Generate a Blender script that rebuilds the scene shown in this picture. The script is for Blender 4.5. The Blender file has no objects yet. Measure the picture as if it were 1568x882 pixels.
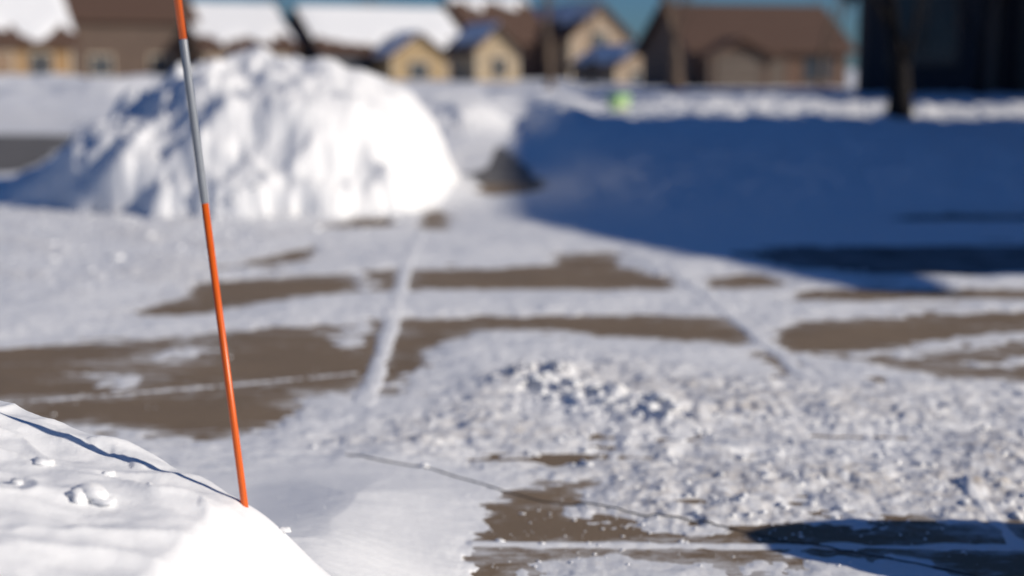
import bpy, math, random
import numpy as np
from mathutils import Vector, Matrix
random.seed(7); rng=np.random.default_rng(7)
scene=bpy.context.scene

# ------------------------------------------------------------------ image pixels to ground points
EYE=0.8; F=2178.0; PITCH=math.atan(336/F)
def G(x,y,z=0.0):
    """image pixel -> point on the level z (metres)"""
    th=PITCH+math.atan((y-441)/F); Y=(EYE-z)/math.tan(th)
    D=Y*math.cos(PITCH)+(EYE-z)*math.sin(PITCH)
    return ((x-784)/F*D,Y)
def Fx(x,Y): return (x-784)/F*Y*0.988

# ------------------------------------------------------------------ noise
def _h(ix,iy,s):
    h=(ix.astype(np.int64)*374761393+iy.astype(np.int64)*668265263+s*1442695041)&0xffffffff
    h=((h^(h>>13))*1274126177)&0xffffffff
    h=(h^(h>>16))&0xffffffff
    return h.astype(np.float64)/4294967296.0
def perlin(x,y,s=0):
    x=np.asarray(x,float);y=np.asarray(y,float)
    xi=np.floor(x);yi=np.floor(y);fx=x-xi;fy=y-yi
    u=fx*fx*fx*(fx*(fx*6-15)+10);v=fy*fy*fy*(fy*(fy*6-15)+10)
    def g(a,b):
        t=_h(xi+a,yi+b,s)*2*math.pi
        return np.cos(t)*(fx-a)+np.sin(t)*(fy-b)
    a=g(0,0);b=g(1,0);c=g(0,1);d=g(1,1)
    return ((a+(b-a)*u)*(1-v)+(c+(d-c)*u)*v)*1.5
def fbm(x,y,s=0,o=4,g=0.5):
    r=0;a=1;f=1
    for i in range(o):
        r=r+a*perlin(x*f+i*17.3,y*f-i*9.1,s+i);a*=g;f*=2.03
    return r
def lumps(x,y,freq,s,dens=0.6):
    x=x*freq;y=y*freq;xi=np.floor(x);yi=np.floor(y);best=np.zeros_like(x)
    for a in (-1,0,1):
        for b in (-1,0,1):
            cx=xi+a;cy=yi+b
            px=cx+_h(cx,cy,s);py=cy+_h(cx,cy,s+1);r=0.25+0.6*_h(cx,cy,s+2)
            on=_h(cx,cy,s+3)<dens
            q=1-((x-px)**2+(y-py)**2)/(r*r)
            best=np.maximum(best,np.where(on,np.sqrt(np.maximum(q,0))*r,0))
    return best
def ss(a,b,x):
    t=np.clip((x-a)/(b-a),0,1);return t*t*(3-2*t)
def sdf(X,Y,P):
    d=np.full(X.shape,1e9);ins=np.zeros(X.shape,bool);n=len(P)
    for i in range(n):
        ax,ay=P[i];bx,by=P[(i+1)%n];ex=bx-ax;ey=by-ay
        t=np.clip(((X-ax)*ex+(Y-ay)*ey)/(ex*ex+ey*ey+1e-12),0,1)
        d=np.minimum(d,(X-ax-t*ex)**2+(Y-ay-t*ey)**2)
        c=((ay>Y)!=(by>Y))&(X<(bx-ax)*(Y-ay)/((by-ay) if by!=ay else 1e-12)+ax)
        ins^=c
    d=np.sqrt(d);return np.where(ins,-d,d)
def pld(X,Y,P):
    d=np.full(X.shape,1e9)
    for i in range(len(P)-1):
        ax,ay=P[i];bx,by=P[i+1];ex=bx-ax;ey=by-ay
        t=np.clip(((X-ax)*ex+(Y-ay)*ey)/(ex*ex+ey*ey+1e-12),0,1)
        d=np.minimum(d,(X-ax-t*ex)**2+(Y-ay-t*ey)**2)
    return np.sqrt(d)

# ------------------------------------------------------------------ image pixel outlines: cleared patches, joints
BARE=[
[(-160,540),(250,518),(420,503),(500,498),(602,492),(590,530),(552,600),(480,602),(440,640),(380,668),(300,674),(180,658),(60,645),(-160,630)],
[(560,606),(602,492),(700,488),(765,503),(660,530),(625,572),(605,608)],
[(205,482),(330,428),(540,420),(555,445),(400,462),(300,482)],
[(573,445),(572,412),(625,410),(622,445)],
[(612,444),(622,412),(750,410),(850,408),(850,388),(940,386),(960,410),(1035,425),(1022,442)],
[(600,492),(760,482),(1000,481),(1125,488),(1155,524),(1000,524),(880,510),(760,505),(690,505)],
[(1180,518),(1230,490),(1400,483),(1740,476),(1740,592),(1450,577),(1330,552),(1215,537)],
[(1155,540),(1185,540),(1240,574),(1200,572)],
[(735,960),(738,880),(718,830),(735,790),(780,752),(850,738),(915,735),(900,782),(960,802),(1100,812),(1200,800),(1280,815),(1400,800),(1700,790),(1700,960)],
[(1205,460),(1250,446),(1740,438),(1740,456),(1400,460)],
[(1070,428),(1130,418),(1215,431),(1200,441),(1090,440)],
[(490,351),(540,336),(610,333),(600,346)],
[(645,352),(655,320),(690,328),(680,352)],
[(330,412),(400,397),(485,378),(480,397),(400,409)],
[(1165,390),(1300,382),(1740,376),(1740,414),(1400,417),(1240,412)],
[(1350,338),(1420,327),(1740,322),(1740,340)],
[(-260,186),(60,190),(130,195),(90,230),(40,262),(-260,290)],
[(700,235),(770,222),(850,290),(760,300),(688,292)],
]
BARE=[[G(*q) for q in P] for P in BARE]
SNOWY=[[(840,853),(960,845),(1110,858),(1140,882),(1100,990),(860,990)],[(1180,850),(1400,860),(1500,890),(1300,960),(1190,940)],
 [(150,585),(190,565),(225,575),(220,590),(160,597)],[(510,495),(565,493),(560,525),(525,527)],
 [(1300,548),(1380,532),(1470,514),(1600,506),(1600,520),(1480,530),(1400,545)],[(1500,550),(1600,545),(1600,556),(1520,558)],
 [(240,545),(300,528),(330,535),(270,552)]]
SNOWY=[[G(*q) for q in P] for P in SNOWY]
JOINT=[([(645,360),(625,400),(600,490),(582,550),(560,618)],.025),
([(1040,420),(1145,505),(1238,580)],.024),
([(725,833),(1000,836),(1740,840)],.011),
([(-60,620),(0,618),(330,592),(545,572)],.006),
([(1476,750),(1560,835)],.012)]
JOINT=[([G(*q) for q in P],w) for P,w in JOINT]
PACK=[G(*q) for q in [(640,640),(760,570),(900,545),(1250,590),(1740,590),(1740,815),(1250,815),(960,802),(900,780),(920,735),(760,715),(600,700),(500,680)]]
WIND=[G(*q) for q in [(770,590),(840,575),(870,605),(960,630),(1030,645)]]
DRIFT=[G(*q) for q in [(395,752),(470,738),(600,732),(700,748),(735,775),(718,830),(738,880),(742,1000),(200,1000),(300,850)]]
TR1=[G(*q) for q in [(200,668),(500,662),(800,668),(1200,672),(1740,688)]]
TR2=[G(*q) for q in [(560,694),(800,705),(1200,712),(1740,735)]]
RIB=[G(*q) for q in [(1150,470),(1740,470)]]
LIP=[(-.46,-2),(-.43,1.1),(-.365,1.45),(-.335,1.64),(-.45,1.73),(-.7,1.82),(-1.3,1.93),(-4,2.05),(-4,-2)]
PX=np.array([-60,10,60,110,150,200,270,330,400,500,560,610,650,690,740])
PY=np.array([322,300,262,226,200,162,122,102,88,90,104,140,195,285,330])
PILE_X=(PX-784)/F*9.2; PILE_Z=np.maximum(0,EYE+(105-PY)/F*9.3*.98+.0)
PILE_Z=np.where(PY>300,0,PILE_Z)

def ground(X,Y):
    X=np.asarray(X,float);Y=np.asarray(Y,float)
    n1=fbm(X*2.5,Y*2.5,1,4);n2=fbm(X*14,Y*14,5,4)
    st=fbm(X*1.3,Y*7,11,4,.6)
    near=Y<24
    sd=np.full(X.shape,5.0);xs=X[near]+.05*n1[near]+.02*n2[near];ys=Y[near]+.035*n1[near]+.02*n2[near]+.05*st[near]*ss(2.6,4,Y[near])
    s=np.full(xs.shape,5.0)
    for P in BARE: s=np.minimum(s,sdf(xs,ys,P))
    s=s+.030*fbm(X[near]*8,Y[near]*22,14,5,.7)
    for P in SNOWY: s=np.maximum(s,-sdf(xs,ys,P)*.6+.02*n2[near])
    jm=np.zeros(xs.shape)
    for P,w in JOINT:
        j=(w*(1+.3*n1[near]+.25*n2[near])-pld(X[near]+.003*n2[near],Y[near],P))
        jm=np.maximum(jm,ss(0,.006,j));s=np.maximum(s,j)
    sd[near]=s;J=np.zeros(X.shape);J[near]=jm
    lo=np.full(X.shape,5.0);nn=Y<5
    l2=np.full(X[nn].shape,5.0)
    for P in (BARE[0],BARE[8]): l2=np.minimum(l2,sdf(X[nn]+.03*perlin(X[nn]*4,Y[nn]*4,9),Y[nn]+.03*perlin(X[nn]*4,Y[nn]*4,10),P))
    lo[nn]=l2;skirt=ss(.0,.26,lo)
    packd=np.full(X.shape,5.0);packd[near]=sdf(X[near],Y[near],PACK)
    pack=ss(.12,-.12,packd+.10*n1)
    def band(P,w,k=.03):
        d=np.full(X.shape,5.0);d[near]=pld(X[near],Y[near],P);return np.exp(-((d+k*n1)/w)**2)
    wind=band(WIND,.07,.04);t1=band(TR1,.06);t2=band(TR2,.05);rb=band(RIB,.045,.01)
    dd=np.full(X.shape,5.0);dd[near]=sdf(X[near]+.015*perlin(X[near]*4,Y[near]*4,2),Y[near],DRIFT)
    drift=ss(.02,-.26,dd)
    rough=ss(4.6,5.4,Y)*ss(-.6,-1.2,X)*ss(10,8,Y)
    soft=ss(0,.12,sd)
    bo0=np.maximum(sdf(X,Y,LIP),0)
    smooth=1-np.maximum(np.exp(-(bo0/.45)**2),ss(.16,.02,dd))
    T=np.tanh(sd/.05)*.0040+.009*ss(0,.4,sd)+.004*n2*ss(-.06,.03,sd)*(.3+.7*pack)*(.1+.9*smooth)+.0025*J
    T=T+soft*(.007*n1*(.4+.6*smooth)+.0045*fbm(X*1.6,Y*16,31,3)*(.05+.95*smooth))+.0013*fbm(X*30,Y*50,33,3)*ss(-.02,.02,sd)*(.05+.95*smooth)
    T=T+.030*drift*(1+.2*perlin(X*3,Y*4,36))
    nr=Y<12
    lf=np.zeros(X.shape);lc=np.zeros(X.shape);xw=X+.006*n2;yw=Y+.006*n1
    lf[nr]=lumps(xw[nr]*.8,yw[nr],50,60,.55);lc[nr]=lumps(xw[nr],yw[nr],26,70,.22)
    L=lf/50*.8+lc/26*.5
    patchy=ss(-.25,.5,fbm(X*2.2,Y*6,77,4,.6))*(1-.75*t1)*(1-.7*t2)
    T=T+ss(0,.05,sd)*L*(pack*.33*(.12+1.2*patchy)+wind*.9+rough*.30)*smooth
    T=T+wind*(.008+.024*np.maximum(0,fbm(X*10,Y*14,80,4)+.1))
    T=T+pack*soft*(.0075*fbm(X*6,Y*15,83,5,.6)*(1-.5*t1)-.006*t1-.006*t2)
    T=T+rb*ss(0,.04,sd)*(.0025+.0035*ss(-.2,.4,np.sin(X*2*math.pi/.030+n1*1.5)))*ss(-.5,.2,n1)
    T=np.where(sd<-.02,np.minimum(T,-.012),T)
    # roadside bank with the stake
    bd=sdf(X+.012*n1,Y+.012*n1,LIP)
    bo=np.maximum(bd,0)
    zt=.277+.225*np.clip(-.32-X,0,.6)
    crust=fbm(X*4,Y*7,90,4,.45)
    prof=.56*np.exp(-(bo/.105)**1.7)+.44*(1-ss(0,.85,bo))**1.3*skirt
    bank=zt*prof+.012*perlin(X*3.1,Y*3.1,93)*ss(0,.15,bo)*ss(.8,.4,bo)*skirt
    ins=ss(.10,-.06,bd)
    ridge=1-np.abs(perlin(X*5+.6*n1,Y*9+.5*n1,97));ridge=ridge**5
    bank=bank+ins*(.013*crust+.008*ridge+.0010*fbm(X*25,Y*35,98,3))
    bank=bank+ss(.02,-.05,bd)*0.16*lumps(X+.02*n2,Y+.01*n2,14,99,.10)/14
    # ploughed pile across the drive
    pr=np.interp(X+.05*n1,PILE_X,PILE_Z)
    hwf=1.0+.9*np.clip(pr/.86,0,1);hwb=1.3
    t=np.where(Y<9.5,(9.5-Y)/hwf,(Y-9.5)/hwb)+.06*n1
    f=np.clip(1-np.clip(t,0,2)**2,0,1)**.75
    big=fbm(X*1.5,Y*1.5,40,5,.5)
    pile=pr*f
    pl=np.zeros(X.shape);pm=(Y>7)&(Y<12)&(X<0.4)&(X>-4.5)
    pl[pm]=lumps(X[pm],Y[pm],4,44,.5)/4*.22+lumps(X[pm],Y[pm],11,47,.4)/11*.3+.04*np.abs(fbm(X[pm]*3,Y[pm]*3,51,4))
    left=ss(-1.2,-2.0,X)
    pile=pile+f**.5*np.clip(pr*2,0,1)*((.05+.09*left)*big+pl*(.45+.85*left)-.035)
    pile=np.where((f<=0)|(pr<=0),0,np.maximum(pile,0))
    # verges and banks beyond
    street=ss(10.6,11.3,Y)*ss(18.2,16.9,Y)*ss(-2.6,-3.4,X)
    hillL=ss(18,26,Y)*ss(-1.5,-5,X)*.50*ss(60,34,Y)
    hillM=ss(15,19,Y+.5*n1)*ss(40,26,Y)*ss(-6,-3,X)*ss(1.6,.3,X)*.30
    hillR=ss(15.5,24,Y+.8*n1)*ss(45,28,Y)*ss(.6,2.6,X)*.18
    lawnR=ss(7.2,9.5,Y)*ss(.1,.9,X-.0)*.10*ss(60,30,Y)
    walk=np.exp(-((X-(.0+.012*(Y-10)))/.40)**2)*ss(9.3,10.5,Y)*ss(24,18,Y)
    far=(hillL+hillM+hillR)*(1+.30*fbm(X*.5,Y*.5,120,4,.5))+lawnR*(1+.35*n1)
    fl=np.zeros(X.shape);fm=(Y>12)&(Y<40)
    fl[fm]=lumps(X[fm],Y[fm],1.4,130,.2)/1.4*.10
    far=far+fl*np.clip((hillM*1.6+hillR*.4)*3,0,1)
    base=ss(10,12,Y)*.04*(1-street)
    far=(far+base)*(1-.95*walk)*(1-street)
    # unseen heap right of the drive, added to cast the near shadow
    r2=np.sqrt(((X-1.47)/.40)**2+((Y-2.06)/.28)**2)+.15*n1
    heap=.46*np.clip(1-r2*r2,0,1)**.8
    Z=T+np.maximum(bank,0)+pile+far+heap
    dirt=np.clip(pack*(.55+.6*n1)+.25*ss(.12,0,sd)+.35*rough*ss(0,.4,n1),0,1)*ss(.12,.03,bank+pile)*smooth*(1-.8*J)
    return Z,dirt,sd

def mesh_grid(name,X,Y,Z,attrs={},cull=None):
    r,c=X.shape
    co=np.stack([X,Y,Z],-1).reshape(-1,3)
    idx=np.arange(r*c).reshape(r,c)
    q=np.stack([idx[:-1,:-1],idx[:-1,1:],idx[1:,1:],idx[1:,:-1]],-1).reshape(-1,4)
    if cull is not None:
        k=cull.reshape(-1);q=q[~(k[q].all(1))]
    used=np.unique(q);mp=np.full(r*c,-1);mp[used]=np.arange(len(used));q=mp[q];co=co[used]
    me=bpy.data.meshes.new(name)
    me.vertices.add(len(co));me.vertices.foreach_set("co",co.astype(np.float32).ravel())
    me.loops.add(q.size);me.loops.foreach_set("vertex_index",q.astype(np.int32).ravel())
    me.polygons.add(len(q));me.polygons.foreach_set("loop_start",np.arange(0,q.size,4,dtype=np.int32))
    me.polygons.foreach_set("loop_total",np.full(len(q),4,np.int32))
    me.polygons.foreach_set("use_smooth",np.ones(len(q),bool))
    me.update(calc_edges=True)
    for k,v in attrs.items():
        a=me.attributes.new(k,'FLOAT','POINT');a.data.foreach_set("value",v.reshape(-1)[used].astype(np.float32))
    ob=bpy.data.objects.new(name,me);scene.collection.objects.link(ob);return ob

# ------------------------------------------------------------------ materials
def newmat(name):
    m=bpy.data.materials.new(name);m.use_nodes=True;nt=m.node_tree
    return m,nt,nt.nodes["Principled BSDF"]
def N(nt,t,**k):
    n=nt.nodes.new(t)
    for a,b in k.items():
        if a in n.inputs: n.inputs[a].default_value=b
        else: setattr(n,a,b)
    return n
def pos(nt): return N(nt,"ShaderNodeNewGeometry").outputs["Position"]
def ramp(nt,fac,stops):
    r=N(nt,"ShaderNodeValToRGB");e=r.color_ramp.elements
    while len(e)<len(stops): e.new(.5)
    for i,(p,c) in enumerate(stops):
        e[i].position=p;e[i].color=(c[0],c[1],c[2],1) if isinstance(c,tuple) else (c,c,c,1)
    nt.links.new(fac,r.inputs[0]);return r.outputs[0]
def mixc(nt,fac,a,b,bt='MIX'):
    m=N(nt,"ShaderNodeMix",data_type='RGBA',blend_type=bt)
    for s,v in ((0,fac),(6,a),(7,b)):
        if hasattr(v,'links'): nt.links.new(v,m.inputs[s])
        else: m.inputs[s].default_value=v if s==0 else (v[0],v[1],v[2],1)
    return m.outputs[2]
def noise(nt,vec,scale,detail=4,rough=.55):
    n=N(nt,"ShaderNodeTexNoise");n.inputs["Scale"].default_value=scale;n.inputs["Detail"].default_value=detail;n.inputs["Roughness"].default_value=rough
    nt.links.new(vec,n.inputs["Vector"]);return n.outputs[0]
def bump(nt,b,h,strength,dist):
    n=N(nt,"ShaderNodeBump");n.inputs["Strength"].default_value=strength;n.inputs["Distance"].default_value=dist
    nt.links.new(h,n.inputs["Height"]);nt.links.new(n.outputs[0],b.inputs["Normal"])

def snow_mat(name,fine=True):
    m,nt,b=newmat(name);P=pos(nt)
    base=(.83,.835,.84)
    if fine:
        a=N(nt,"ShaderNodeAttribute",attribute_name="dirt")
        g=noise(nt,P,40,5,.7);gg=ramp(nt,g,[(.38,0.0),(.72,1.0)])
        ma=N(nt,"ShaderNodeMath",operation='MULTIPLY');nt.links.new(a.outputs["Fac"],ma.inputs[0]);nt.links.new(gg,ma.inputs[1])
        col=mixc(nt,ma.outputs[0],base,(.42,.36,.30))
        nt.links.new(col,b.inputs["Base Color"])
        h1=noise(nt,P,160,3,.6);h2=noise(nt,P,900,2,.5)
        ad=N(nt,"ShaderNodeMath",operation='MULTIPLY_ADD');nt.links.new(h2,ad.inputs[0]);ad.inputs[1].default_value=.35;nt.links.new(h1,ad.inputs[2])
        bump(nt,b,ad.outputs[0],.35,.0018)
    else:
        b.inputs["Base Color"].default_value=(*base,1);bump(nt,b,noise(nt,P,3,5,.6),.5,.08)
    b.inputs["Roughness"].default_value=.55
    b.inputs["Specular IOR Level"].default_value=.3
    return m
SNOW=snow_mat("snow");SNOWF=snow_mat("roof_snow",False)

def concrete(name="concrete"):
    m,nt,b=newmat(name);P=pos(nt)
    S=lambda c:(c[0]*.88,c[1]*.82,c[2]*.74)
    c=ramp(nt,noise(nt,P,3,6,.6),[(.3,S((.140,.102,.068))),(.7,S((.225,.168,.112)))])
    c=mixc(nt,ramp(nt,noise(nt,P,260,3,.7),[(.35,0.0),(.75,.75)]),c,S((.36,.285,.205)))
    c=mixc(nt,ramp(nt,noise(nt,P,190,3,.7),[(.58,0.0),(.75,.85)]),c,S((.06,.045,.034)))
    a=N(nt,"ShaderNodeAttribute",attribute_name="dust")
    mp=N(nt,"ShaderNodeMapping");mp.inputs["Scale"].default_value=(1,2.2,1);nt.links.new(P,mp.inputs[0])
    d=noise(nt,mp.outputs[0],14,10,.76)
    s=N(nt,"ShaderNodeMath",operation='ADD');nt.links.new(a.outputs["Fac"],s.inputs[0]);nt.links.new(d,s.inputs[1])
    f=ramp(nt,s.outputs[0],[(.61,0.0),(.93,.95)])
    c=mixc(nt,f,c,(.78,.79,.80));nt.links.new(c,b.inputs["Base Color"])
    b.inputs["Roughness"].default_value=.8
    bump(nt,b,noise(nt,P,300,4,.7),.5,.0015);return m
CONC=concrete()
def flat(name,c1,c2,scale=4,rough=.8,bs=.3,bd=.01,spec=.4,detail=4):
    m,nt,b=newmat(name);P=pos(nt);n=noise(nt,P,scale,detail,.6)
    nt.links.new(ramp(nt,n,[(.3,c1),(.7,c2)]),b.inputs["Base Color"])
    b.inputs["Roughness"].default_value=rough;b.inputs["Specular IOR Level"].default_value=spec
    if bs: bump(nt,b,n,bs,bd)
    return m
ASPH=flat("asphalt",(.09,.085,.08),(.19,.18,.17),3,.85,.3,.01,.3,8)
ASPH2=flat("asphalt_frosted",(.06,.065,.07),(.28,.29,.30),4,.85,.3,.01,.2,8)
def siding(name,c):
    m,nt,b=newmat(name);P=pos(nt)
    sx=N(nt,"ShaderNodeSeparateXYZ");nt.links.new(P,sx.inputs[0])
    w=N(nt,"ShaderNodeMath",operation='MULTIPLY');w.inputs[1].default_value=1/.18;nt.links.new(sx.outputs[2],w.inputs[0])
    fr=N(nt,"ShaderNodeMath",operation='FRACT');nt.links.new(w.outputs[0],fr.inputs[0])
    n=noise(nt,P,1.5,4,.6)
    col=mixc(nt,ramp(nt,n,[(.3,0.0),(.7,1.0)]),tuple(v*.85 for v in c),tuple(min(1,v*1.1) for v in c))
    col=mixc(nt,ramp(nt,fr.outputs[0],[(0.0,1.0),(.12,0.0)]),col,tuple(v*.5 for v in c))
    nt.links.new(col,b.inputs["Base Color"]);b.inputs["Roughness"].default_value=.7
    bump(nt,b,fr.outputs[0],.5,.02);return m
SID={k:siding("siding_"+k,c) for k,c in dict(tan=(.38,.27,.14),gold=(.32,.19,.08),brown=(.11,.058,.036),dkbrown=(.075,.042,.033),beige=(.32,.235,.16),cream=(.42,.32,.20),slate=(.065,.068,.08),navy=(.022,.023,.030),red=(.10,.052,.032),taupe=(.10,.066,.048)).items()}
SHIN=flat("shingle",(.068,.038,.027),(.115,.067,.047),6,.9,.5,.03)
SHIND=flat("shingle_dark",(.025,.024,.028),(.05,.05,.055),6,.9,.5,.03)
TRIM=flat("trim_paint",(.44,.38,.29),(.52,.45,.35),3,.6,0)
TRIMD=flat("trim_dark",(.09,.07,.055),(.12,.09,.07),3,.6,0)
DOORM=flat("garage_door_paint",(.22,.145,.09),(.28,.19,.125),3,.5,0)
m,nt,b=newmat("window_glass");b.inputs["Base Color"].default_value=(.03,.04,.055,1);b.inputs["Roughness"].default_value=.08;GLASS=m
BARK=flat("bark",(.075,.05,.035),(.19,.135,.095),14,.9,.7,.02)
BARKD=flat("bark_dark",(.012,.011,.012),(.03,.026,.024),14,.9,.7,.02,.1)

# ------------------------------------------------------------------ terrain meshes
ys=[.9]
while ys[-1]<260:
    y=ys[-1];r=.0034 if y<5 else (.0048 if y<14 else .013);ys.append(y*(1+r))
ys=np.array(ys)
us=np.linspace(-1,1,920);us=np.sign(us)*(.80*np.abs(us)+.20*np.abs(us)**4)
hw=.47*ys+.62
X=us[None,:]*hw[:,None];Y=np.repeat(ys[:,None],len(us),1)
Z,dirt,sd=ground(X,Y)
snow=mesh_grid("snow_cover",X,Y,Z,{"dirt":dirt},cull=(Z<-.008));snow.data.materials.append(SNOW)
# driveway slab
gx=np.linspace(-4.5,5,640);gy=np.concatenate([np.linspace(-2,1.7,8),1.7*np.exp(np.linspace(.001,math.log(9.98/1.7),640))])
X2,Y2=np.meshgrid(gx,gy);_,_,sd2=ground(X2,Y2)
dust=.20*np.exp(-np.abs(sd2)/.08)+.13*fbm(X2*1.3,Y2*6,140,4)-.02
dr=mesh_grid("driveway",X2,Y2,np.zeros_like(X2),{"dust":dust});dr.data.materials.append(CONC)
def sheet(name,x0,x1,y0,y1,z,mat):
    me=bpy.data.meshes.new(name);me.from_pydata([(x0,y0,z),(x1,y0,z),(x1,y1,z),(x0,y1,z)],[],[(0,1,2,3)])
    o=bpy.data.objects.new(name,me);scene.collection.objects.link(o);me.materials.append(mat);return o
sheet("street",-40,5,10.0,18.6,0,ASPH)
sheet("asphalt_apron",.95,9,5.52,9.2,.004,ASPH2)
sheet("ground",-1500,1500,-1500,1500,-.06,SNOWF)

# ------------------------------------------------------------------ mesh builders
class MB:
    def __init__(s): s.v=[];s.f=[]
    def box(s,x0,x1,y0,y1,z0,z1):
        n=len(s.v);s.v+=[(x0,y0,z0),(x1,y0,z0),(x1,y1,z0),(x0,y1,z0),(x0,y0,z1),(x1,y0,z1),(x1,y1,z1),(x0,y1,z1)]
        s.f+=[(n,n+3,n+2,n+1),(n+4,n+5,n+6,n+7),(n,n+1,n+5,n+4),(n+1,n+2,n+6,n+5),(n+2,n+3,n+7,n+6),(n+3,n,n+4,n+7)]
    def prism(s,pts,d):
        n=len(s.v);k=len(pts);s.v+=pts;s.v+=[tuple(Vector(p)+Vector(d)) for p in pts]
        s.f+=[tuple(range(n,n+k)),tuple(range(n+2*k-1,n+k-1,-1))]
        for i in range(k): j=(i+1)%k;s.f.append((n+i,n+k+i,n+k+j,n+j))
    def tube(s,pts,rad,sides=6,cap=True):
        n0=len(s.v);pts=[Vector(p) for p in pts]
        for i,p in enumerate(pts):
            d=(pts[min(i+1,len(pts)-1)]-pts[max(i-1,0)]).normalized()
            a=d.cross(Vector((0,1,0)) if abs(d.y)<.9 else Vector((1,0,0))).normalized();b=d.cross(a)
            for k in range(sides):
                t=2*math.pi*k/sides;s.v.append(tuple(p+rad[i]*(math.cos(t)*a+math.sin(t)*b)))
        for i in range(len(pts)-1):
            for k in range(sides):
                k2=(k+1)%sides;s.f.append((n0+i*sides+k,n0+i*sides+k2,n0+(i+1)*sides+k2,n0+(i+1)*sides+k))
        if cap: s.f.append(tuple(range(n0+sides-1,n0-1,-1)));e=n0+(len(pts)-1)*sides;s.f.append(tuple(range(e,e+sides)))
    def obj(s,name,mat,parent=None,smooth=False):
        me=bpy.data.meshes.new(name);me.from_pydata([tuple(v) for v in s.v],[],s.f);me.update()
        import bmesh
        bm=bmesh.new();bm.from_mesh(me);bmesh.ops.recalc_face_normals(bm,faces=bm.faces);bm.to_mesh(me);bm.free()
        if smooth:
            for p in me.polygons:p.use_smooth=True
        o=bpy.data.objects.new(name,me);scene.collection.objects.link(o);me.materials.append(mat)
        if parent:o.parent=parent
        return o
def empty(name,loc,rot=0):
    e=bpy.data.objects.new(name,None);scene.collection.objects.link(e);e.location=loc;e.rotation_euler=(0,0,rot);return e

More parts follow.
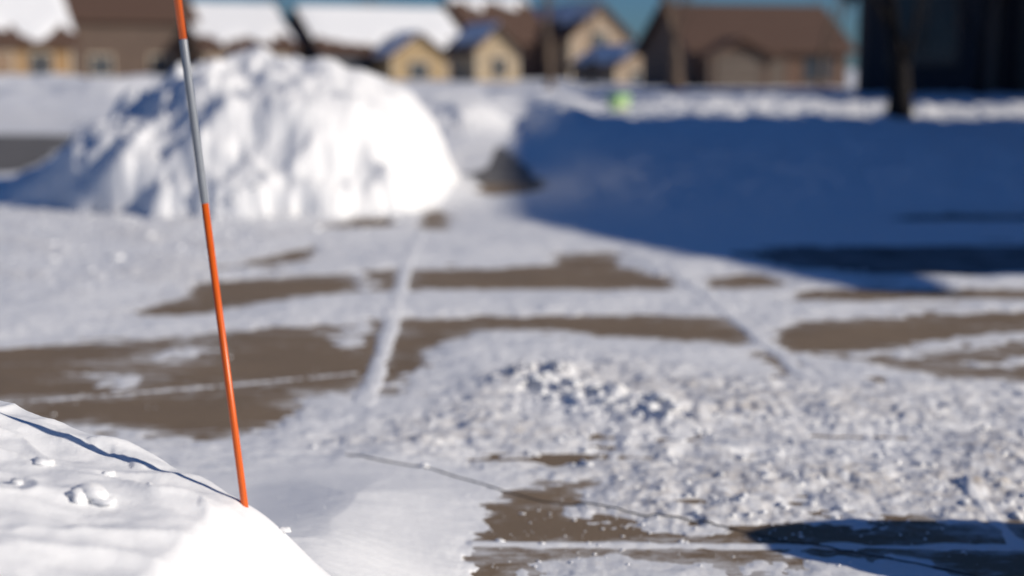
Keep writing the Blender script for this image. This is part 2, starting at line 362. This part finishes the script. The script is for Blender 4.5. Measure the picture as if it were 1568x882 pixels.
# house: local frame, front is -Y
def house(name,loc,rot,parts,sc=1.0):
    E=empty(name,loc,math.radians(rot));E.scale=(sc,sc,sc)
    for i,p in enumerate(parts):
        x0,x1,y0,y1,h,rh=p['b'];ax=p.get('ax','x');wm=SID[p.get('w','tan')];sn=p.get('snow',1.0)
        m=MB();m.box(x0,x1,y0,y1,-.3,h)
        ov=.45;tk=.16
        if ax=='x':
            ym=(y0+y1)/2
            for xx in (x0,x1-.12): m.prism([(xx,y0+.01,h),(xx,y1-.01,h),(xx,ym,h+rh)],(.12,0,0))
            m.obj("walls",wm,E)
            sl=rh/(ym-y0);zo=h-ov*sl
            r=MB();r.prism([(x0-ov,y0-ov,zo),(x0-ov,ym,h+rh),(x0-ov,y1+ov,zo),(x0-ov,y1+ov,zo+tk),(x0-ov,ym,h+rh+tk),(x0-ov,y0-ov,zo+tk)],(x1-x0+2*ov,0,0))
            sides=[((y0-ov),ym,-1),((y1+ov),ym,1)]
            def pt(u,ya,yb,dz,f): # u along ridge, f 0 at eave 1 at ridge
                return (x0-ov+.1+u*(x1-x0+2*ov-.2),ya+(yb-ya)*f,zo+tk+dz+(h+rh-zo)*f)
        else:
            xm=(x0+x1)/2
            for yy in (y0,y1-.12): m.prism([(x0+.01,yy,h),(x1-.01,yy,h),(xm,yy,h+rh)],(0,.12,0))
            m.obj("walls",wm,E)
            sl=rh/(xm-x0);zo=h-ov*sl
            r=MB();r.prism([(x0-ov,y0-ov,zo),(xm,y0-ov,h+rh),(x1+ov,y0-ov,zo),(x1+ov,y0-ov,zo+tk),(xm,y0-ov,h+rh+tk),(x0-ov,y0-ov,zo+tk)],(0,y1-y0+2*ov,0))
            sides=[((x0-ov),xm,-1),((x1+ov),xm,1)]
            def pt(u,xa,xb,dz,f):
                return (xa+(xb-xa)*f,y0-ov+.1+u*(y1-y0+2*ov-.2),zo+tk+dz+(h+rh-zo)*f)
        r.obj("roof",SHIND if p.get('dark') else SHIN,E)
        if sn>0:
            s=MB();R=random.Random(i*7+int(abs(loc[0])*10))
            for a,b,_ in sides:
                nu,nf=22,8;hi=1.0;lo=1-sn;n0=len(s.v)
                for iu in range(nu+1):
                    cut=.16*R.random()+.10*math.sin(iu*.7+i)
                    for jf in range(nf+1):
                        f=max(lo+.03+(cut if lo>0 else cut*.25),0);f=f+(hi-f-.01)*jf/nf
                        dz=.13+.03*R.random()
                        if jf==0 or iu in(0,nu): dz=.003
                        s.v.append(pt(iu/nu,a,b,dz,min(f,1)))
                for iu in range(nu):
                    for jf in range(nf):
                        q=n0+iu*(nf+1)+jf;s.f.append((q,q+1,q+nf+2,q+nf+1))
            s.obj("roof_snow",SNOWF,E,True)
        fr=MB();gl=MB();gd=MB()
        for (wx,wz,ww,wh) in p.get('win',[]):
            fr.box(wx-.1,wx+ww+.1,y0-.06,y0-.003,wz-.1,wz);fr.box(wx-.1,wx+ww+.1,y0-.06,y0-.003,wz+wh,wz+wh+.12)
            fr.box(wx-.1,wx,y0-.06,y0-.003,wz+.002,wz+wh-.002);fr.box(wx+ww,wx+ww+.1,y0-.06,y0-.003,wz+.002,wz+wh-.002)
            fr.box(wx+ww/2-.03,wx+ww/2+.03,y0-.05,y0-.022,wz+.002,wz+wh-.002)
            gl.box(wx,wx+ww,y0-.02,y0-.004,wz,wz+wh)
        for (wy,wz,ww,wh) in p.get('lwin',[]):
            fr.box(x0-.06,x0-.003,wy-.1,wy+ww+.1,wz-.1,wz);fr.box(x0-.06,x0-.003,wy-.1,wy+ww+.1,wz+wh,wz+wh+.12)
            fr.box(x0-.06,x0-.003,wy-.1,wy,wz+.002,wz+wh-.002);fr.box(x0-.06,x0-.003,wy+ww,wy+ww+.1,wz+.002,wz+wh-.002)
            gl.box(x0-.02,x0-.004,wy,wy+ww,wz,wz+wh)
        for (wx,ww) in p.get('gar',[]):
            for k in range(4): gd.box(wx,wx+ww,y0-.04,y0-.004,.02+k*.56,.55+k*.56)
            fr.box(wx-.14,wx,y0-.07,y0-.003,0,2.3);fr.box(wx+ww,wx+ww+.14,y0-.07,y0-.003,0,2.3);fr.box(wx-.14,wx+ww+.14,y0-.07,y0-.003,2.302,2.45)
        for (wx,) in p.get('door',[]):
            gd.box(wx,wx+.95,y0-.04,y0-.004,.05,2.1);fr.box(wx-.12,wx,y0-.07,y0-.003,0,2.1);fr.box(wx+.95,wx+1.07,y0-.07,y0-.003,0,2.1);fr.box(wx-.12,wx+1.07,y0-.07,y0-.003,2.102,2.25)
        fr.box(x0-.03,x0+.12,y0-.035,y0-.002,-.1,h-.05);fr.box(x1-.12,x1+.03,y0-.035,y0-.002,-.1,h-.05)
        T=TRIMD if p.get('td')==1 else TRIM
        fr.obj("trim",T,E)
        if gl.v: gl.obj("windows",GLASS,E)
        if gd.v: gd.obj("doors",DOORM if not p.get('td') else TRIMD,E)
    return E

house("house",(Fx(30,80),80,-.5),28,[dict(b=(-4,3.0,0,9,2.9,3.1),ax='x',w='gold',snow=.9,gar=[(-3,2.6)],win=[(.6,1,1.2,1.2)]),dict(b=(-9,-4.2,-1.5,8,2.9,1.8),ax='y',w='gold',gar=[(-8,2.6)])],.95)
house("house",(Fx(325,94),94,-.6),28,[dict(b=(-9.5,-1,1,11,4.8,3.0),ax='x',w='taupe',snow=.3,win=[(-8,1,1.4,1.3),(-4,1,1.4,1.3)]),dict(b=(-1,5.4,-2,9,2.9,2.9),ax='x',w='beige',snow=.9,gar=[(.2,4.2)])],.95)
house("house",(Fx(640,96),96,-.8),28,[dict(b=(-7,4.6,1,11,3.1,3.1),ax='x',w='slate',snow=.9,lwin=[(4,1,1.5,1.2)]),dict(b=(-3.2,1.2,-2.5,.98,2.7,1.5),ax='y',w='tan',win=[(-1.8,1,1.5,1.2)]),dict(b=(1.3,4.6,-1,.98,2.6,.9),ax='x',w='tan',gar=[(1.7,2.4)])],.9)
house("house",(Fx(768,84),84,-.6),25,[dict(b=(-1.6,1.1,0,4,2.6,1.2),ax='y',w='cream',snow=.8,win=[(-.6,.9,.9,1.1)])])
house("house",(Fx(862,102),102,-.6),30,[dict(b=(-6,0,2,10,3.5,2.9),ax='x',w='dkbrown',snow=.25,win=[(-5,1,1.2,1.2)]),dict(b=(0,5,-1,9,3.8,2.1),ax='y',w='beige',snow=.6,gar=[(.8,2.6)],win=[(2,3,1.1,1)])],.98)
house("house",(Fx(985,74),74,-.4),25,[dict(b=(-2,1.6,0,6,1.7,1.1),ax='y',w='beige',snow=.9,win=[(-.9,.5,1.4,.8)])],.8)
house("house",(Fx(1185,58),58,-.45),14,[dict(b=(-4.6,4.2,0,8,2.7,2.3),ax='x',w='brown',snow=0.0,td=1,win=[(1.8,1,1.5,1.2)],door=[(-.4,)]),dict(b=(-4.3,-.9,-1.6,-.02,2.3,.8),ax='y',w='red',snow=0,td=1,gar=[(-3.8,2.3)])],.76)
# charcoal house on the right
house("house",(6.5,27,-.05),-15,[dict(b=(0,2.4,0,8,2.9,1.6),ax='y',w='navy',dark=1,td=1,snow=.6,win=[(.6,1,1.1,1.2)]),dict(b=(2.55,9.5,1.0,10,3.0,2.0),ax='x',w='navy',dark=1,snow=.6,td=1,gar=[(4.2,3.6)],door=[(3.0,)])])
# unseen houses beyond the right edge of the view
house("house",(12.8,19.5,-.05),0,[dict(b=(0,9,0,8.5,3.4,3.0),ax='x',w='slate',dark=1,win=[(1,1,1.4,1.2),(6,1,1.4,1.2)])])  # added out of view to shade the charcoal house front
house("house",(7.7,3.6,-.05),0,[dict(b=(0,8,0,11.0,2.95,2.3),ax='y',w='beige',gar=[(1,4.8)],lwin=[(3,1,1.4,1.2),(7,1,1.4,1.2)])])

# ------------------------------------------------------------------ trees
def tree(name,base,h,r,mat,seed,depth=6,lean=(0,0),split=.32):
    R=random.Random(seed);m=MB()
    def br(p,d,L,rad,k):
        pts=[p];rr=[rad];n=4 if k>2 else 3;q=p.copy();dd=d.copy()
        for i in range(n):
            dd=(dd+Vector((R.uniform(-1,1),R.uniform(-1,1),R.uniform(-.3,.7)))*.10).normalized()
            q=q+dd*L/n;pts.append(q.copy());rr.append(rad*(1-.36*(i+1)/n))
        m.tube(pts,rr,7 if k>3 else (5 if k>1 else 3),False)
        if k<=0:return
        nb=3 if k>1 else 4
        for j in range(nb):
            t=1.0 if j<2 else R.uniform(.35,.85);pi=pts[-1] if j<2 else pts[max(1,int(t*n))]
            a=R.uniform(0,2*math.pi);sp=R.uniform(.32,.72)*(.35 if (j==0 and k==depth) else 1)
            per=dd.orthogonal().normalized();per.rotate(Matrix.Rotation(a,3,dd))
            nd=(dd*math.cos(sp)+per*math.sin(sp)+Vector((0,0,.12))).normalized()
            br(pi.copy(),nd,L*R.uniform(.72,.90),rr[-1]*(.86 if j==0 else .55),k-1)
    b=Vector(base)
    m.tube([b-Vector((0,0,.15)),b+Vector((0,0,.05)),b+Vector((0,0,.35))],[r*1.5,r*1.25,r],9,False)
    br(b+Vector((0,0,.34)),Vector((lean[0],lean[1],1)).normalized(),h*split,r,depth)
    return m.obj(name,mat,None,True)
tree("bare_tree",(Fx(1380,18),18,.08),6.5,.15,BARKD,3,6,(.0,0),.12)
tree("bare_tree",(Fx(1035,42),42,.1),8.0,.24,BARK,11,7,(-.03,0),.14)
tree("bare_tree",(Fx(842,46),46,.1),7.5,.12,BARK,21,6,(0,0),.22)
tree("bare_tree",(Fx(905,60),60,0),7,.10,BARK,33,6,(0,0),.18)
tree("bare_tree",(Fx(1255,40),40,0),6,.09,BARK,35,6,(0,0),.18)
tree("bare_tree",(Fx(570,125),125,0),11,.2,BARK,37,6,(0,0),.25)
tree("bare_tree",(Fx(165,120),120,0),11,.2,BARK,39,6,(0,0),.25)
tree("bare_tree",(Fx(450,140),140,0),11,.2,BARK,43,6,(0,0),.25)
tree("bare_tree",(Fx(1500,24),24,.1),6,.08,BARKD,41,6,(.02,0),.2)

# green utility pedestal in the snow
ux,uy=Fx(948,20.5),20.5
m,nt,b=newmat("green_plastic");b.inputs["Base Color"].default_value=(.36,.58,.24,1);b.inputs["Roughness"].default_value=.5;GREEN=m
uz=float(ground(np.array([ux]),np.array([uy]))[0][0])
E=empty("utility_pedestal",(ux,uy,uz-.10));E.rotation_euler=(0,0,math.radians(35))
m=MB();m.box(-.12,.12,-.10,.10,-.2,.27);o=m.obj("body",GREEN,E);o.modifiers.new("b","BEVEL").width=.015
m=MB();m.prism([(-.14,-.12,.273),(.14,-.12,.273),(.11,-.12,.34),(-.11,-.12,.34)],(0,.24,0));m.obj("cap",GREEN,E)
m=MB();m.box(-.07,.07,-.108,-.102,.12,.19);m.obj("label",TRIM,E)

# ------------------------------------------------------------------ driveway markers
def plastic(name,c,r=.35):
    m,nt,b=newmat(name);P=pos(nt)
    n=noise(nt,P,60,4,.6);nt.links.new(mixc(nt,n,tuple(v*.8 for v in c),tuple(min(1,v*1.15) for v in c)),b.inputs["Base Color"])
    b.inputs["Roughness"].default_value=r;return m
ORG=plastic("orange_fibreglass",(.72,.115,.008));TAPE=plastic("reflective_tape",(.24,.26,.29),.3)
def marker(base,top,zb,zt,segs):
    b=Vector(base);t=Vector(top);d=(t-b)
    E=empty("driveway_marker",(0,0,0))
    def at(z): return b+d*((z-b.z)/d.z)
    m=MB();m.tube([at(zb),at(segs[0])],[.0043,.0043],16);m.obj("rod_lower",ORG,E,True)
    m=MB();m.tube([at(segs[0]),at(segs[0]+.002),at(segs[1]-.002),at(segs[1])],[.0044,.0048,.0048,.0044],16);m.obj("reflector_band",TAPE,E,True)
    m=MB();m.tube([at(segs[1]),at(zt-.01)],[.0043,.0043],16);m.obj("rod_upper",ORG,E,True)
    m=MB();m.tube([at(zt-.012),at(zt-.01),at(zt),at(zt+.006)],[.0045,.0055,.0055,.003],16);m.obj("cap",TAPE,E,True)
    return E
marker((-.319,1.64,.28),(-.378,1.64,.877),.05,1.22,(.646,.833))

# thin tube standing in for a dark line across the snow
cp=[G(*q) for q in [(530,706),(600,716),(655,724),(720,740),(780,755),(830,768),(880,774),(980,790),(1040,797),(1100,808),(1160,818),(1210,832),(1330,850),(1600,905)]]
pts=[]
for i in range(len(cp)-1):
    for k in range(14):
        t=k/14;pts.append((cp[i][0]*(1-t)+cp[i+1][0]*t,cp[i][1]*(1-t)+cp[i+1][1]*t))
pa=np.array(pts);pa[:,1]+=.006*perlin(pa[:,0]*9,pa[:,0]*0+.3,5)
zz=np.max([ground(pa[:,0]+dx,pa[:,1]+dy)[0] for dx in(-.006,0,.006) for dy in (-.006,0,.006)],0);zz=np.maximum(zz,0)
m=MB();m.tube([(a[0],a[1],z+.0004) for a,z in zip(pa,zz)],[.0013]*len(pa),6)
LINEM=plastic("line_black",(.03,.028,.03),.5);m.obj("dark_line_tube",LINEM,None,True)

# ------------------------------------------------------------------ loose snow clods
def ico():
    import bmesh
    bm=bmesh.new();bmesh.ops.create_icosphere(bm,subdivisions=2,radius=1)
    v=np.array([x.co[:] for x in bm.verts]);f=[tuple(a.index for a in q.verts) for q in bm.faces];bm.free();return v,np.array(f)
iv,ifc=ico()
C=[]
def scat(n,poly,r0,r1,pw=2.5):
    P=np.array([G(*q) for q in poly]);k=0
    while k<n:
        q=rng.uniform(P.min(0),P.max(0))
        if sdf(np.array([q[0]]),np.array([q[1]]),[tuple(a) for a in P])[0]<0:
            C.append((q[0],q[1],r0+(r1-r0)*rng.random()**pw));k+=1
scat(520,[(740,610),(830,560),(900,580),(1050,650),(1568,640),(1650,800),(1000,800),(920,735),(800,700)],.002,.009,3)
scat(120,[(760,600),(830,565),(900,590),(1040,640),(1030,660),(880,640)],.004,.017,3)
scat(200,[(740,780),(920,740),(1000,800),(1500,800),(1500,870),(740,870)],.0008,.004,3)
scat(14,[(0,560),(560,520),(540,590),(300,660),(0,630)],.002,.005)
scat(22,[(400,740),(720,700),(730,870),(460,860)],.0008,.0022)
scat(60,[(20,350),(220,320),(680,310),(600,350),(200,420),(0,420)],.01,.028)
for x,y,r in [(650,721,.011),(765,831,.007),(480,690,.006),(880,797,.004),(830,835,.004),(1010,633,.024),(970,625,.016)]:
    g=G(x,y);C.append((g[0],g[1],r))
for x,y,z,r in [(140,757,.33,.017),(120,762,.33,.013),(158,760,.33,.012),(432,838,.225,.008),(62,700,.35,.010),(165,718,.335,.007),(25,745,.34,.008),(230,760,.31,.005)]:
    g=G(x,y,z);C.append((g[0],g[1],r))
C=np.array(C);cz=np.maximum(ground(C[:,0],C[:,1])[0],0)
V=[];FF=[];o=0
for (x,y,r),z in zip(C,cz):
    j=rng.random(3)*100;v=iv*(1+.5*perlin(iv[:,0]*1.6+j[0],iv[:,1]*1.6+iv[:,2]*1.3+j[1],3)[:,None]+.2*perlin(iv[:,0]*5+j[0],iv[:,2]*5+j[1],4)[:,None])
    v=v*np.array([rng.uniform(.8,1.5),rng.uniform(.8,1.3),rng.uniform(.4,.65)])*r
    a=rng.random()*6.28;c,s=math.cos(a),math.sin(a);v=np.stack([v[:,0]*c-v[:,1]*s,v[:,0]*s+v[:,1]*c,v[:,2]],1)
    V.append(v+np.array([x,y,z+r*.12]));FF.append(ifc+o);o+=len(iv)
V=np.concatenate(V);FF=np.concatenate(FF)
me=bpy.data.meshes.new("snow_clods");me.from_pydata(V.tolist(),[],FF.tolist());me.update()
for p in me.polygons:p.use_smooth=True
ob=bpy.data.objects.new("snow_clods",me);scene.collection.objects.link(ob);me.materials.append(SNOW)

# ------------------------------------------------------------------ light
EL=24.0; sdir=Vector((.95,-.31,0)).normalized()*math.cos(math.radians(EL))+Vector((0,0,math.sin(math.radians(EL))))
L=bpy.data.lights.new("sun","SUN");L.energy=4.5;L.angle=math.radians(.5);L.color=(1,.915,.80)
lo=bpy.data.objects.new("sun",L);scene.collection.objects.link(lo);lo.rotation_euler=(-sdir).to_track_quat('-Z','Y').to_euler()
w=bpy.data.worlds.new("World");scene.world=w;w.use_nodes=True;nt=w.node_tree
bg=nt.nodes["Background"];sk=nt.nodes.new("ShaderNodeTexSky");sk.sky_type='NISHITA';sk.sun_disc=False
sk.sun_elevation=math.radians(EL);sk.sun_rotation=math.atan2(sdir.x,sdir.y)
sk.air_density=1.0;sk.dust_density=.3;sk.ozone_density=3.0
tint=nt.nodes.new("ShaderNodeMix");tint.data_type='RGBA';tint.blend_type='MULTIPLY';tint.inputs[0].default_value=1
tint.inputs[7].default_value=(.38,.67,1.12,1);nt.links.new(sk.outputs[0],tint.inputs[6]);nt.links.new(tint.outputs[2],bg.inputs[0])
bg.inputs[1].default_value=.056

# ------------------------------------------------------------------ camera
cam=bpy.data.cameras.new("camera");co=bpy.data.objects.new("camera",cam);scene.collection.objects.link(co)
co.location=(0,0,EYE);co.rotation_euler=(math.pi/2-PITCH,0,0)
cam.lens=50;cam.sensor_width=36;cam.clip_start=.05;cam.clip_end=4000
cam.dof.use_dof=True;cam.dof.focus_distance=1.88;cam.dof.aperture_fstop=2.2
scene.camera=co
scene.view_settings.view_transform='Standard';scene.view_settings.look='None';scene.view_settings.exposure=0
